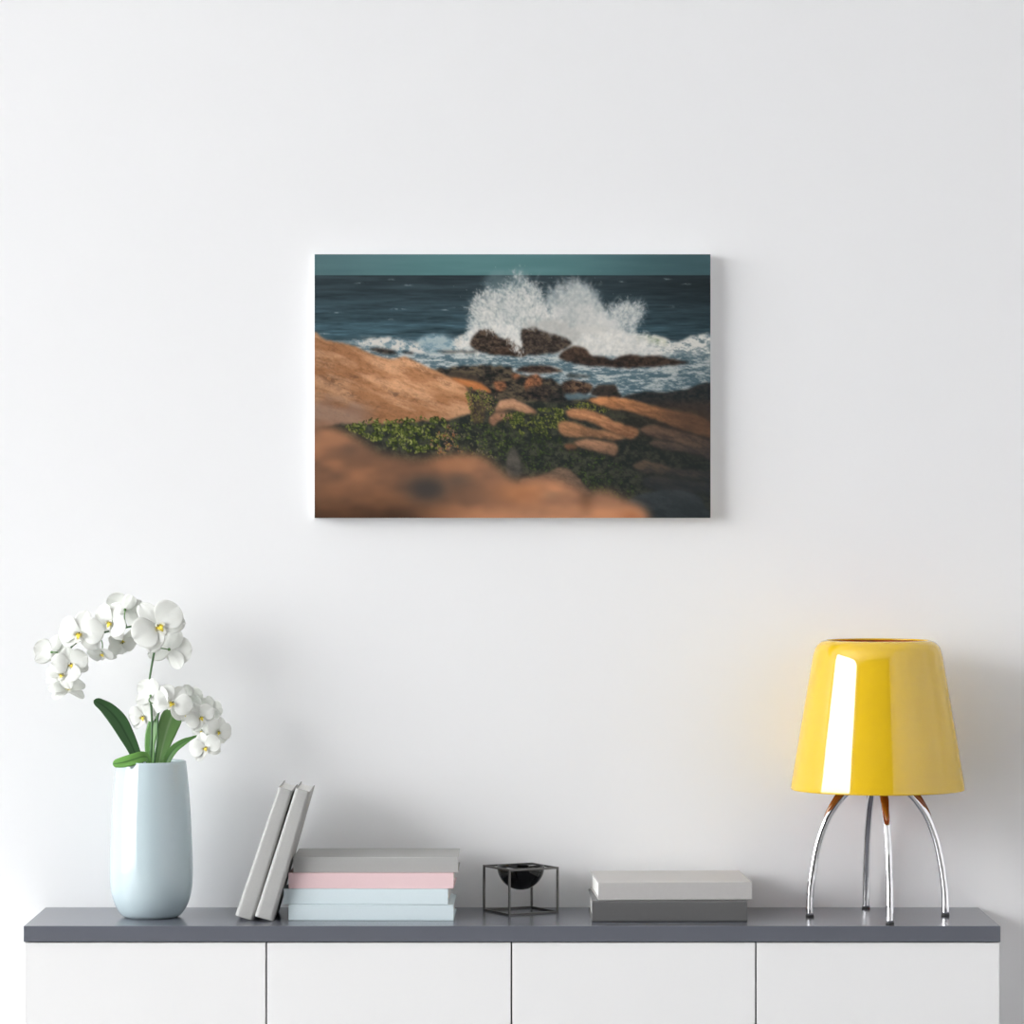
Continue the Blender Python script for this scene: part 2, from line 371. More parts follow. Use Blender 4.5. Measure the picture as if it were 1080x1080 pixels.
def lip_mesh():
    bm = bmesh.new()
    def lobe(p0, p1, w, up, bend, mi):
        a = Vector(p0); b = Vector(p1); t = (b - a); side = t.cross(Vector(up)).normalized(); nn = Vector(up); rows = []
        for i in range(7):
            s = i / 6; c = a + t * s + nn * bend * math.sin(PI * s); ww = w * math.sin(PI * (.12 + .83 * s)) ** .8
            rows.append([bm.verts.new(c + side * ww * (k / 4 - .5) + nn * .25 * ww * abs(k / 4 - .5) * 2 * .5) for k in range(5)])
        for i in range(6):
            for k in range(4): bm.faces.new((rows[i][k], rows[i][k + 1], rows[i + 1][k + 1], rows[i + 1][k])).material_index = mi
    lobe((0, -.04, .05), (0, -.42, .20), .26, (0, .35, 1), .05, 0)          # front lobe, white tip
    lobe((0, -.02, .07), (0, -.26, .20), .15, (0, .35, 1), .07, 1)          # yellow throat
    lobe((.03, -.03, .05), (.20, -.10, .26), .20, (-1, 0, .6), -.03, 0)
    lobe((-.03, -.03, .05), (-.20, -.10, .26), .20, (1, 0, .6), -.03, 0)
    lobe((.02, -.03, .06), (.12, -.12, .22), .12, (-1, 0, .7), -.02, 1)
    lobe((-.02, -.03, .06), (-.12, -.12, .22), .12, (1, 0, .7), -.02, 1)
    me = bpy.data.meshes.new('lip'); bm.to_mesh(me); bm.free(); me.materials.append(M['lip_w']); me.materials.append(M['lip_y'])
    for p in me.polygons: p.use_smooth = True
    return me
LIP = lip_mesh()
def sub(parent, name, me, scale, angle, tilt=0., z=0.):
    o = bpy.data.objects.new(name, me); C.objects.link(o); o.parent = parent
    o.matrix_local = Matrix.Translation((0, 0, z)) @ Matrix.Rotation(angle, 4, 'Z') @ Matrix.Rotation(tilt, 4, 'Y') @ Matrix.Scale(scale, 4)
    s = o.modifiers.new('solid', 'SOLIDIFY'); s.thickness = .0006; s.offset = 0
    return o
rng = random.Random(5)
def flower(px, py, y, Rpx, yaw, pitch, roll, path, cup=0., hint=None):
    """yaw: degrees the bloom looks to the right of the camera, pitch: up; roll: turn in its own plane"""
    c = P(px, py, y); s = Rpx * (CD + y) / FPX
    ya, pi_ = math.radians(yaw), math.radians(pitch)
    n = Vector((math.sin(ya) * math.cos(pi_), -math.cos(ya) * math.cos(pi_), math.sin(pi_)))
    u = (Vector((0, 0, 1)) - n * n.z); u = u.normalized() if u.length > .05 else Vector((0, 1, 0))
    r = u.cross(n).normalized()
    R = Matrix((r, u, n)).transposed().to_4x4() @ Matrix.Rotation(math.radians(roll), 4, 'Z')
    near = min(path, key=lambda q: (q - c).length)
    inv = (Matrix.Translation(c) @ R).inverted()
    e = inv @ near
    bm = bmesh.new()
    mid = Vector((e.x * .35, e.y * .35, min(-.25 * s, e.z * .5 - .004)))
    pts = [Vector(q) for q in smooth_path([(0, 0, .0), tuple(mid), tuple(e)], 6)]
    tube(bm, pts, [.0013] * len(pts), 8)
    # short column at the centre
    tube(bm, [Vector((0, 0, -.002)), Vector((0, .02 * s, .10 * s)), Vector((0, .0, .19 * s))], [.07 * s, .075 * s, .055 * s], 8)
    nf = len(bm.faces); tube(bm, [Vector((0, -.01 * s, .19 * s)), Vector((0, -.02 * s, .235 * s))], [.045 * s, .02 * s], 8)
    eye = set(list(bm.faces)[nf:])
    k = len(bm.faces)
    me = bpy.data.meshes.new('flower'); bmesh.ops.recalc_face_normals(bm, faces=bm.faces)
    for i, f in enumerate(bm.faces): f.material_index = 2 if f in eye else 1 if f.calc_center_median().z > .05 * s and f.calc_center_median().length < .3 * s else 0
    bm.to_mesh(me); bm.free(); me.materials.append(M['stem_l']); me.materials.append(M['lip_w']); me.materials.append(M['lip_eye'])
    for p in me.polygons: p.use_smooth = True
    o = bpy.data.objects.new('flower', me); C.objects.link(o); o.parent = OR
    o.matrix_local = Matrix.Translation(c - ORI) @ R
    D = math.radians
    j = lambda a: D(a + rng.uniform(-6, 6))
    t = lambda a: D(a + cup * 30 + rng.uniform(-6, 6)) * -1
    for a, me_, ti, zz in ((90, SEP, 2, -.03), (-35, SEP, 0, -.035), (-145, SEP, 0, -.03)): sub(o, 'sepal', me_, s, j(a), t(ti), zz * s)
    for a in (12, 168): sub(o, 'petal', PET, s, j(a), t(8), .0)
    sub(o, 'lip', LIP, s * 1.1, 0, 0, 0)
    return o
FL = [  # px, py, y, R, yaw, pitch, roll, cup
 (166, 660, -.245, 30, 10, 8, 38, .3, 1), (132, 643, -.19, 22, 165, 25, 30, .2, 1), (118.5, 656, -.24, 22, -30, 0, -25, .3, 1),
 (108, 687, -.215, 17, -25, -50, 10, .3, 1), (128, 677, -.20, 17, 35, -30, 200, .3, 1), (85, 667.5, -.245, 25, -12, 5, -8, .0, 1), (54.5, 688, -.22, 20, 175, -10, 15, .3, 1),
 (74, 701, -.235, 20, 10, 20, 15, .2, 1), (67, 713, -.245, 20, -10, 38, -15, .2, 1), (71, 728, -.235, 20, 15, 55, 5, .2, 1),
 (178.5, 685, -.19, 24, 165, -5, 20, .2, 1), 
 (182, 741, -.25, 21, 8, 12, -30, .0, 2), (159, 734, -.245, 20, 150, 10, 20, .2, 2), (152, 755, -.19, 18, -25, -5, 10, .2, 2),
 (200, 735, -.18, 15, 160, 20, 0, .2, 2), (211, 756, -.225, 16.5, 15, 0, 30, .2, 2), (221, 748, -.19, 15, 150, 15, 10, .3, 2),
 (229.5, 771, -.21, 15.5, 35, 0, -20, .2, 2), (213, 770, -.19, 12, -30, -20, 10, .3, 2), (216.5, 788, -.235, 17, -5, 5, 20, .1, 2), (196, 752, -.19, 13, -15, -20, 10, .2, 2)]
for px, py, y, R, ya, pi_, ro, cu, w in FL: flower(px, py, y, R, ya, pi_, ro, p1[30:] if w == 1 else p2[30:], cu)

# ------------------------------------------------------------------ wire frame bowl
t = empty('candle_bowl', ((549.2 - 540) * 8.697 / FPX, -.103, TOP), (0, 0, math.radians(28)))
tag(t, 'small black bowl hanging in a square dark wire frame between the book stacks', 'bowl')
s_, h_, b_ = .129, .1055, .0045
bm = bmesh.new(); a = s_ / 2
for z0 in (0.0003, h_ - b_):
    for sx in (-1, 1):
        x0, x1 = sorted((sx * a, sx * (a - b_)))
        box(bm, x0, x1, -a, a, z0, z0 + b_)
        box(bm, -a + b_, a - b_, x0, x1, z0, z0 + b_)
for sx in (-1, 1):
    for sy in (-1, 1):
        x0, x1 = sorted((sx * a, sx * (a - b_))); y0, y1 = sorted((sy * a, sy * (a - b_)))
        box(bm, x0, x1, y0, y1, b_, h_ - b_)
o = obj('wire_frame', bm, M['black_metal'], t); bevel(o, .0004, 1)
for k in range(4):
    bm = bmesh.new(); d = Vector((math.cos(k * PI / 2), math.sin(k * PI / 2), 0)); tube(bm, [d * .0525 + Vector((0, 0, h_ - .0022)), d * (a - b_ * .5) + Vector((0, 0, h_ - .0022))], .0012, 8)
    obj('bracket', bm, M['black_metal'], t, True)
R = .0545; pr = [(R * math.sin(PI / 2 * i / 20), h_ - .0005 - R * math.cos(PI / 2 * i / 20)) for i in range(21)]
Ri = R - .0018; pr += [(R - .0006, h_ + .0002)] + [(Ri * math.sin(PI / 2 * i / 20), h_ - .0005 - Ri * math.cos(PI / 2 * i / 20)) for i in range(20, -1, -1)]
obj('bowl', lathe(pr, 72), M['bowl'], t, True)['label'] = 'glossy black half-round bowl'

# ------------------------------------------------------------------ lamp
LX, LY = (925.7 - 540) * 8.592 / FPX, -.208
kl = 8.592 / FPX
LA = empty('table_lamp', (LX, LY, TOP), (0, 0, math.radians(4)))
tag(LA, 'table lamp with a glossy yellow shade on four curved chrome legs', 'lamp')
zz = lambda y: H - (y - 540) * kl - TOP
pp = [(91.6, 832.5), (91.4, 828), (87.4, 804), (83.6, 780), (79.4, 756), (75.3, 732), (71.3, 709), (69.3, 697), (67.6, 689), (65.0, 682.2), (61.0, 677.6), (57.0, 675.6), (54.2, 675.0)]
out = [tuple(p) for p in smooth_path([(r * kl, zz(y)) for r, y in pp], 5)]
inn = [(r - .0035, z if i else z) for i, (r, z) in enumerate(out)]
bm = lathe(out, 160)
o = obj('lamp_shade', bm, [M['shade'], M['shade_in']], LA, True)
so = o.modifiers.new('solid', 'SOLIDIFY'); so.thickness = .004; so.offset = -1; so.use_rim = True
so.material_offset = 1; so.material_offset_rim = 0
bm = bmesh.new()   # spider ring that carries the shade
for k in range(4):
    d = Vector((math.cos(PI / 4 + k * PI / 2), math.sin(PI / 4 + k * PI / 2), 0)); zs = zz(700)
    tube(bm, [d * .018 + Vector((0, 0, zs)), d * (.142) + Vector((0, 0, zs - .004))], .002, 8)
obj('shade_carrier', bm, M['brass'], LA, True)
zb = zz(800)
obj('socket', lathe([(0, zb - .02), (.02, zb - .02), (.021, zb), (.021, zb + .03), (.018, zb + .05), (0, zb + .05)], 32), M['brass'], LA, True)
obj('light_bulb', lathe([(.013, zb + .05), (.015, zb + .065), (.024, zb + .085), (.030, zb + .105), (.029, zb + .125), (.020, zb + .143), (.008, zb + .151), (0, zb + .152)], 32), M['bulb'], LA, True)
bm = bmesh.new(); tube(bm, [Vector((0, 0, zb + .04)), Vector((.0, .022, zb + .10)), Vector((0, .030, zs - .03)), Vector((0, .018, zs + .002))], .0025, 8)
obj('shade_post', bm, M['brass'], LA, True)
legprof = [(.155, .0045), (.1545, .05), (.149, .10), (.136, .166), (.116, .221), (.094, .256), (.072, .281), (.045, .302), (.016, .318)]
for k in range(4):
    ang = k * PI / 2; d = Vector((math.cos(ang), math.sin(ang), 0))
    sc = 1.0 if k % 2 == 0 else 1.06
    q = [Vector(v) for v in smooth_path([tuple(d * (r * (sc if z < .2 else 1 + (sc - 1) * .7)) + Vector((0, 0, z))) for r, z in legprof], 8)]
    bm = bmesh.new(); tube(bm, q, [.0088] * len(q), 24); lg = obj('leg', bm, M['chrome'], LA, True)
    bm = lathe([(0, .0), (.0090, .0), (.0096, .0012), (.0094, .0048), (0, .0048)], 24); bmesh.ops.translate(bm, verts=bm.verts, vec=(q[0].x, q[0].y, 0)); ft = obj('foot_cap', bm, M['rubber'], lg, True)
    # amber sleeve lying along the outer side of the leg
    i0 = next(i for i, v in enumerate(q) if v.z > .215); seg = q[i0:]
    nn = len(seg); pts = []; rr = []
    for i, v in enumerate(seg):
        tt = (seg[min(i + 1, nn - 1)] - seg[max(i - 1, 0)]).normalized(); outw = (d - tt * d.dot(tt)).normalized()
        f_ = min(1, i / (nn * .35)); rr.append(.0012 + .0085 * f_ ** .6 if i else .0008); pts.append(v + outw * .0055)
    bm = bmesh.new(); tube(bm, pts, rr, 16); s2 = obj('sleeve', bm, M['amber'], lg, True); s2['label'] = 'amber tapered sleeve'

# ------------------------------------------------------------------ canvas print
def paint(x0, y0, w, h, res):
    """the seascape print, painted from layers of noise and outlines; returns rows top to bottom, sRGB 0..255"""
    nx, ny = int(w * res), int(h * res)
    X, Y = np.meshgrid(x0 + (np.arange(nx) + .5) / res, y0 + (np.arange(ny) + .5) / res)
    rs = np.random.RandomState(11)
    def vnoise(sx, sy, ox=0., oy=0., XX=None, YY=None):
        XX = X if XX is None else XX; YY = Y if YY is None else YY
        g = rs.rand(256, 256); u = (XX - x0) / sx + 20 + ox; v = (YY - y0) / sy + 20 + oy
        i = np.floor(u).astype(int); j = np.floor(v).astype(int); a = u - i; b = v - j
        a = a * a * (3 - 2 * a); b = b * b * (3 - 2 * b)
        G = lambda p, q: g[q % 256, p % 256]
        return (G(i, j) * (1 - a) + G(i + 1, j) * a) * (1 - b) + (G(i, j + 1) * (1 - a) + G(i + 1, j + 1) * a) * b
    def fbm(sx, sy, o=4, per=.5, XX=None, YY=None):
        s = 0; t = 0; a = 1
        for k in range(o):
            s = s + a * vnoise(sx / 2 ** k, sy / 2 ** k, XX=XX, YY=YY); t += a; a *= per
        return s / t
    def ss(a, b, v):
        t = np.clip((v - a) / (b - a + 1e-9), 0, 1); return t * t * (3 - 2 * t)
    def inside(poly, XX, YY):
        m = np.zeros(XX.shape, bool); n = len(poly)
        for i in range(n):
            (xa, ya), (xb, yb) = poly[i], poly[(i + 1) % n]
            if ya == yb: continue
            c = ((ya > YY) != (yb > YY)) & (XX < (xb - xa) * (YY - ya) / (yb - ya) + xa)
            m ^= c
        return m
    def blur(m, r):
        r = r * res; k = max(1, int(round(r)))
        for _ in range(3):
            for ax in (0, 1):
                pad = [(0, 0), (0, 0)]; pad[ax] = (k + 1, k)
                c = np.cumsum(np.pad(m, pad, mode='edge'), axis=ax); n = m.shape[ax]
                sl = lambda s: tuple([slice(s, s + n) if a == ax else slice(None) for a in (0, 1)])
                m = (c[sl(2 * k + 1)] - c[sl(0)]) / (2 * k + 1)
        return m
    def smoothpoly(p, n=4):
        p = [np.array(q, float) for q in p]; out = []; L = len(p)
        for i in range(L):
            a, b, c, d = p[i - 1], p[i], p[(i + 1) % L], p[(i + 2) % L]
            for k in range(n):
                t = k / n
                out.append(.5 * (2 * b + (c - a) * t + (2 * a - 5 * b + 4 * c - d) * t * t + (3 * b - a - 3 * c + d) * t ** 3))
        return out
    def mask(poly, rough=2., rs_=8., soft=0, sm=True):
        dx = (fbm(rs_, rs_, 4) - .5) * 2 * rough; dy = (fbm(rs_, rs_, 4) - .5) * 2 * rough
        m = inside(smoothpoly(poly) if sm else poly, X + dx, Y + dy).astype(float)
        if soft: m = blur(m, soft)
        return m
    def wisp(poly, soft, amp, sx=4., sy=4., lo=.38, hi=.66):
        """a soft cloud whose edge is torn by noise"""
        m = blur(inside(smoothpoly(poly), X, Y).astype(float), soft)
        n = .5 * fbm(sx, sy, 4, .7) + .5 * fbm(sx * 4, sy * 4, 3)
        return ss(lo, hi, m + (n - .5) * amp)
    img = np.zeros((ny, nx, 3))
    def over(m, col):
        nonlocal img
        col = np.asarray(col, float)
        if col.ndim == 1: col = col[None, None, :]
        img = img * (1 - m[..., None]) + col * m[..., None]
    def mixc(a, b, t): return np.asarray(a, float) * (1 - t[..., None]) + np.asarray(b, float) * t[..., None]
    U = (X - 332) / 418
    # sky
    cx = ss(0, .35, U) ; rx = ss(.55, 1., U)
    sky = mixc((83, 113, 116), (88, 127, 128), cx); sky = sky * (1 - rx[..., None]) + np.array((63, 88, 93.)) * rx[..., None]
    sky += ((fbm(60, 6, 3) - .5) * 10)[..., None]
    img[:] = sky
    # open sea
    st = fbm(26, 1.8, 4, .6); st2 = fbm(60, 5, 3)
    d = ss(290, 365, Y)
    sea = mixc((53, 65, 70), (66, 92, 102), d * .75 + .25 * d * st2); sea = sea * (1 - .24 * ss(.6, 1, U) - .05)[..., None]
    sea *= (1 + (st - .5) * .55 * (.5 + d) + (st2 - .5) * .35)[..., None]
    over((Y > 290.3).astype(float), sea)
    for (cxp, cyp, l) in ((380, 299, 5), (413, 295, 3), (430, 301, 4), (422, 326, 9), (470, 327, 4), (489, 324.5, 10), (412, 337, 4), (702, 294.5, 4), (724, 300, 4), (710, 323.5, 5), (570, 298, 5), (582, 293, 3), (355, 330, 5), (656, 297, 3), (600, 293, 3), (342, 352, 5)):
        m = np.exp(-((X - cxp) / l) ** 2 - ((Y - cyp) / .8) ** 2) * ss(.3, .6, fbm(3, 1.5, 2))
        over(m * .65, (150, 165, 168))
    # churned water near the rocks
    ch = ss(352, 372, Y + (fbm(20, 8, 3) - .5) * 16)
    w1 = fbm(14, 3.2, 5, .65); w2 = fbm(5, 1.8, 4, .7)
    foam = ss(.38, .64, w1 * .6 + w2 * .4)
    wat = mixc((84, 107, 116), (184, 190, 188), foam)
    wat = wat * (1 - .12 * ss(.7, 1, U))[..., None]
    over(ch, wat)
    dk = ss(398, 420, Y); over(dk * .55 * ch, mixc((66, 88, 98), (134, 148, 152), foam))
    # left breaker
    lb = mask([(368, 361), (385, 359), (402, 355), (420, 357), (436, 362), (445, 356), (455, 352), (468, 354), (478, 358), (490, 352), (500, 344), (512, 350), (505, 374), (470, 372), (445, 373), (420, 371), (395, 366)], 3, 6, .8, False)
    n1 = fbm(7, 5, 5, .7); over(lb * ss(.25, .5, n1 + .08), mixc((120, 142, 150), (208, 204, 196), ss(.36, .60, n1)))
    over(mask([(440, 358), (455, 352), (472, 354), (480, 366), (462, 371), (446, 369)], 2, 6, 2) * .55, (120, 152, 164))
    # right breaker
    rb = mask([(640, 372), (650, 358), (672, 353), (690, 354), (704, 358), (716, 362), (728, 354), (750, 352), (750, 374), (735, 376), (712, 372), (690, 376), (665, 374)], 2.5, 6, .8, False)
    n2 = fbm(8, 4, 5, .7); over(rb * ss(.22, .46, n2 + .08), mixc((112, 126, 130), (204, 202, 195), ss(.34, .60, n2)))
    over(mask([(668, 356), (684, 355), (700, 359), (702, 364), (688, 362), (672, 362)], 1, 4, 1.5) * .5, (150, 160, 100))
    # spray: soft veils first, then thousands of short soft streaks thrown out of the break
    fine = fbm(4.5, 4.5, 5, .7); med = fbm(16, 16, 4)
    def streaks(poly, n, org, cols, ln=(1.5, 4.), wd=(.5, 1.1), al=(.10, .35), jit=2.2, bias=None):
        nonlocal img
        P_ = np.array(poly, float); lo, hi = P_.min(0), P_.max(0); c = 0; M_ = blur(inside(poly, X, Y).astype(float), jit)
        while c < n:
            a_ = lo[0] - 6 + rs.rand() * (hi[0] - lo[0] + 12); b_ = lo[1] - 6 + rs.rand() * (hi[1] - lo[1] + 12)
            i = int((a_ - x0) * res); j = int((b_ - y0) * res)
            if not (0 <= i < nx and 0 <= j < ny) or M_[j, i] < rs.rand() * .9 or fine[j, i] < rs.rand() * .35 + .22: continue
            if bias is not None and rs.rand() > bias(a_, b_): 
                c += .2; continue
            c += 1
            th = math.atan2(b_ - org[1], a_ - org[0]) + rs.randn() * .75
            L = (ln[0] + rs.rand() * (ln[1] - ln[0])) * res; W_ = (wd[0] + rs.rand() * (wd[1] - wd[0])) * res; r = int(L * 1.6) + 2
            i0, i1, j0, j1 = max(0, i - r), min(nx, i + r + 1), max(0, j - r), min(ny, j + r + 1)
            xx, yy = np.meshgrid(np.arange(i0, i1) - i, np.arange(j0, j1) - j)
            pp = xx * math.cos(th) + yy * math.sin(th); qq = -xx * math.sin(th) + yy * math.cos(th)
            mm = np.exp(-(pp / L) ** 2 - (qq / W_) ** 2) * (al[0] + rs.rand() * (al[1] - al[0]))
            col = np.array(cols[rs.randint(len(cols))], float)
            img[j0:j1, i0:i1] = img[j0:j1, i0:i1] * (1 - mm[..., None]) + col * mm[..., None]
    WH = [(228, 224, 215), (216, 213, 206), (234, 231, 223), (186, 190, 189)]; GR = [(150, 160, 162), (168, 174, 174), (136, 150, 154)]
    SA = [(496, 370), (495, 346), (496, 324), (503, 312), (511, 305), (523, 306), (534, 302), (541, 292), (547, 284), (551, 292), (560, 297), (567, 301), (571, 313), (577, 323), (590, 332), (600, 348), (598, 372), (548, 372), (530, 358), (510, 350), (500, 362)]
    SB = [(576, 330), (580, 312), (589, 301), (600, 297), (613, 296), (620, 302), (626, 308), (631, 320), (640, 332), (655, 350), (690, 366), (660, 374), (612, 374), (596, 352)]
    SC = [(628, 334), (640, 324), (652, 321), (664, 318), (677, 321), (678, 327), (675, 336), (670, 346), (660, 358), (640, 362)]
    over(wisp(SA, 6, .9, 6, 6, .30, 1.0) * .55, (128, 146, 151)); over(wisp(SB, 6, .9, 6, 6, .25, .95) * .62, (140, 152, 155)); over(wisp(SC, 5, .9, 6, 6, .3, 1.) * .5, (124, 140, 144))
    over(wisp([(506, 306), (512, 292), (522, 284), (536, 287), (547, 281), (560, 292), (552, 308), (530, 314)], 5, 1.0, 6, 6, .3, 1.) * .45, (126, 150, 153))
    O1, O2, O3 = (548, 366), (598, 366), (640, 366)
    streaks(SB, 1500, O2, GR, (2., 5.), (.8, 2.), (.10, .30), 3.5)
    streaks(SC, 500, O3, GR, (2., 5.), (.6, 1.4), (.10, .30), 3.)
    streaks(SA, 1100, O1, GR, (2., 5.), (.6, 1.5), (.10, .30), 3.5)
    streaks(SB, 2600, O2, WH, (.9, 3.2), (.7, 1.9), (.07, .22), 3.0, lambda x, y: .35 + .65 * min(1, max(0, (y - 300) / 50)))
    streaks(SC, 1000, O3, WH, (.8, 2.6), (.4, 1.1), (.10, .34), 2.2)
    streaks(SA, 4200, O1, WH, (.7, 2.8), (.45, 1.2), (.12, .40), 2.6, lambda x, y: .25 + .75 * min(1, max(0, (y - 288) / 26)))
    over(wisp([(522, 322), (535, 314), (560, 318), (562, 332), (535, 338)], 4, .8, 4, 4, .45, 1.) * .22, (140, 154, 158))
    over(wisp(SB, 8, .5, 6, 6, .45, 1.1) * (.30 + .35 * ss(305, 345, Y)), (206, 204, 197)); over(wisp(SA, 7, .8, 4, 5, .55, 1.05) * .38 * ss(300, 325, Y), (224, 221, 212)); over(wisp(SC, 5, .5, 6, 6, .45, 1.1) * .25, (196, 196, 192))
    s3 = wisp([(588, 354), (606, 342), (650, 346), (674, 352), (694, 362), (668, 374), (612, 376)], 5, .7, 6, 4, .4, .9)
    over(s3 * .6, mixc((186, 186, 180), (218, 214, 205), fine))
    streaks([(590, 374), (604, 356), (640, 350), (676, 352), (700, 360), (710, 372), (660, 376)], 1200, (620, 390), WH, (1.2, 3.5), (.5, 1.2), (.12, .36), 2.)
    streaks([(480, 372), (489, 358), (498, 346), (506, 350), (502, 364), (510, 373)], 420, (500, 380), WH, (1.2, 3.), (.4, 1.), (.2, .5), 1.2)
    # droplets flung off the edges
    for k in range(500):
        a = rs.rand(); b = rs.rand()
        cxs, cys, sx, sy = ((540, 318, 34, 26), (607, 318, 26, 20), (662, 330, 18, 14))[rs.choice(3, p=(.5, .3, .2))]
        px_ = cxs + rs.randn() * sx * .55; py_ = cys + rs.randn() * sy * .6
        if py_ > 366 or py_ < 276: continue
        i = int((px_ - x0) * res); j = int((py_ - y0) * res)
        if 0 <= i < nx - 1 and 0 <= j < ny - 1:
            al = .12 + .25 * rs.rand(); img[j, i] = img[j, i] * (1 - al) + 205 * al
    # rocks in the surf
    def rock(poly, dark, light, rough=1.2, rsz=5, soft=.35, lit=None, tex=(4, 3), con=1.0, sm=True):
        m = mask(poly, rough, rsz, soft, sm); n = fbm(tex[0], tex[1], 5, .65); t = ss(.5 - .22 / con, .5 + .22 / con, n)
        if lit is not None: t = np.clip(t * .55 + lit * .6, 0, 1)
        over(m, mixc(dark, light, t)); return m
    ys = [p for p in (0,)]
    def toplit(ya, yb): return 1 - ss(ya, yb, Y)
    rock([(496, 362), (503, 350.5), (512, 346.8), (521, 349), (527, 357), (539, 356), (545, 364), (553, 375), (523, 373.5), (503, 370)], (40, 36, 34), (92, 76, 64), soft=.5)
    rock([(530, 368), (545, 364.5), (553, 368), (554, 375), (530, 374.5), (515, 372)], (44, 36, 32), (84, 66, 54))
    rock([(549.5, 350), (556, 346), (564, 344.5), (573, 349), (588, 353), (603, 361), (592, 370), (581, 373), (553, 372.5)], (44, 40, 38), (86, 74, 64), soft=.5)
    streaks([(516, 344), (534, 342), (546, 350), (550, 372), (545, 374), (538, 360), (528, 352)], 420, (545, 330), WH, (1.2, 3.2), (.4, 1.), (.15, .5), 1.2)
    streaks([(500, 344), (530, 340), (528, 350), (512, 349)], 180, (520, 365), WH, (1., 3.), (.4, .9), (.12, .4), 1.2)
    streaks([(548, 342), (590, 338), (612, 352), (606, 360), (588, 352), (566, 346)], 380, (580, 370), [(190, 188, 182), (168, 168, 164)], (1.5, 4.), (.8, 2.), (.10, .35), 2.)
    rock([(589, 377), (597, 368), (608, 365), (618, 368), (624, 375), (640, 377), (644, 379), (656, 375), (663, 374), (678, 375.6), (693, 375), (710, 379), (726, 383), (700, 386), (680, 387), (659, 388), (640, 386.5), (620, 386), (604, 383)], (38, 34, 33), (92, 72, 58), lit=toplit(366, 386) * .7)
    rock([(390, 368.5), (401, 366.8), (415, 370), (418, 373), (407, 373.8)], (38, 38, 38), (70, 64, 58), .6, 3)
    rock([(424, 370.5), (433, 371), (437, 373), (428, 373)], (40, 42, 44), (60, 60, 60), .4, 3)
    over(mask([(462, 370), (500, 369.5), (500, 372), (470, 372.5)], 1.2, 4, .4) * .7, (60, 62, 60))
    # middle dark rocks
    rock([(458, 391), (475, 388), (499, 385), (520, 386), (538.7, 386.7), (542, 394), (556, 396), (580, 399), (590, 405), (600, 412), (612, 416), (640, 424), (600, 432), (560, 432), (520, 425), (500, 414), (478, 402)], (36, 37, 37), (96, 84, 68), 2.2, 5, .4, tex=(7, 4))
    rock([(544, 391), (556, 386), (578, 386), (593, 391), (584, 393), (566, 394)], (48, 40, 38), (86, 70, 58), .8, 4)
    for p in ([(556, 398), (566, 395), (572, 404), (566, 410), (556, 406)], [(553, 404), (562, 402), (566, 412), (556, 413)], [(520, 404), (530, 402), (534, 410), (524, 412)], [(540, 395), (547, 394), (548, 399), (541, 400)]):
        rock(p, (92, 64, 48), (164, 108, 76), 1.6, 3, .6)
    rock([(592, 405), (600, 401), (612, 402), (624, 406), (623, 413), (610, 416), (596, 414)], (44, 38, 36), (108, 84, 66), 1.2, 4)
    rock([(556, 410), (568, 407), (580, 409), (586, 416), (575, 422), (558, 420)], (34, 34, 36), (80, 68, 58), 1.2, 4)
    rock([(575, 420), (590, 414), (606, 418), (600, 428), (582, 428)], (30, 32, 34), (60, 56, 52), 1.2, 4)
    rock([(600, 394), (625, 397), (600, 399)], (60, 66, 66), (90, 96, 96), .8, 4)
    over(mask([(596, 416), (612, 415), (622, 420), (600, 422)], 1, 4, .6) * .6, (110, 140, 152))
    rock([(655, 420), (668, 415), (682, 412.5), (700, 414), (722, 411), (749, 404), (752, 442), (700, 434), (680, 428)], (34, 38, 40), (52, 52, 50), 1.4, 8)
    rock([(623, 416), (627, 408), (637, 405.6), (648, 406), (652, 413), (656, 420), (640, 421)], (36, 36, 36), (72, 62, 54), .8, 4, lit=toplit(404, 416) * .8)
    over(mask([(470, 396), (500, 396), (516, 412), (520, 436), (488, 436)], 1.5, 5, .5), mixc((46, 44, 42), (84, 72, 60), fbm(5, 4, 4)))
    # big sunlit boulder
    ca_, sa_ = math.cos(.30), math.sin(.30); XR_, YR_ = X * ca_ + Y * sa_, -X * sa_ + Y * ca_ + 200
    bt = fbm(34, 9, 5, .55, XR_, YR_); bs = fbm(7, 2.6, 4, .7, XR_, YR_); bg_ = fbm(2.0, 1.6, 3, .8)
    m = mask([(325, 355), (345, 359), (370, 364), (395, 374), (412, 379), (424, 376.5), (432, 378), (446, 385), (458, 390), (474, 398), (488, 405), (496, 418), (499, 440), (494, 448), (466, 446), (430, 448), (387, 451), (325, 452)], .8, 6, .35)
    bol = mixc((176, 124, 86), (214, 162, 122), ss(.32, .66, bt))
    bol = bol * (1 - .12 * ss(.45, .75, bs))[..., None] * (1 + .16 * (bg_ - .5))[..., None]
    for (bx_, by_, bw_, bh_, aa) in ((352, 402, 14, 5, .42), (374, 398, 10, 4, .30), (368, 415, 9, 4, .45), (417, 416, 9, 3.5, .5), (392, 385, 20, 3, .18), (345, 385, 10, 5, .22), (440, 422, 16, 3, .25), (360, 436, 12, 3, .3), (403, 430, 14, 3, .2)):
        g_ = np.exp(-((X - bx_) / bw_) ** 2 - ((Y - by_ - (X - bx_) * .25) / bh_) ** 2) * ss(.40, .62, fbm(4, 2.4, 4, .7))
        bol = bol * (1 - g_[..., None] * aa) + np.array((78, 62, 56.)) * (g_[..., None] * aa)
    bol = bol * (1.0 - .14 * ss(.22, 0, U) - .10 * ss(400, 440, Y))[..., None]
    over(m, bol)
    over(m * ss(430, 480, X - (Y - 400) * .3) * (1 - ss(400, 424, Y)) * .30, (216, 164, 120))
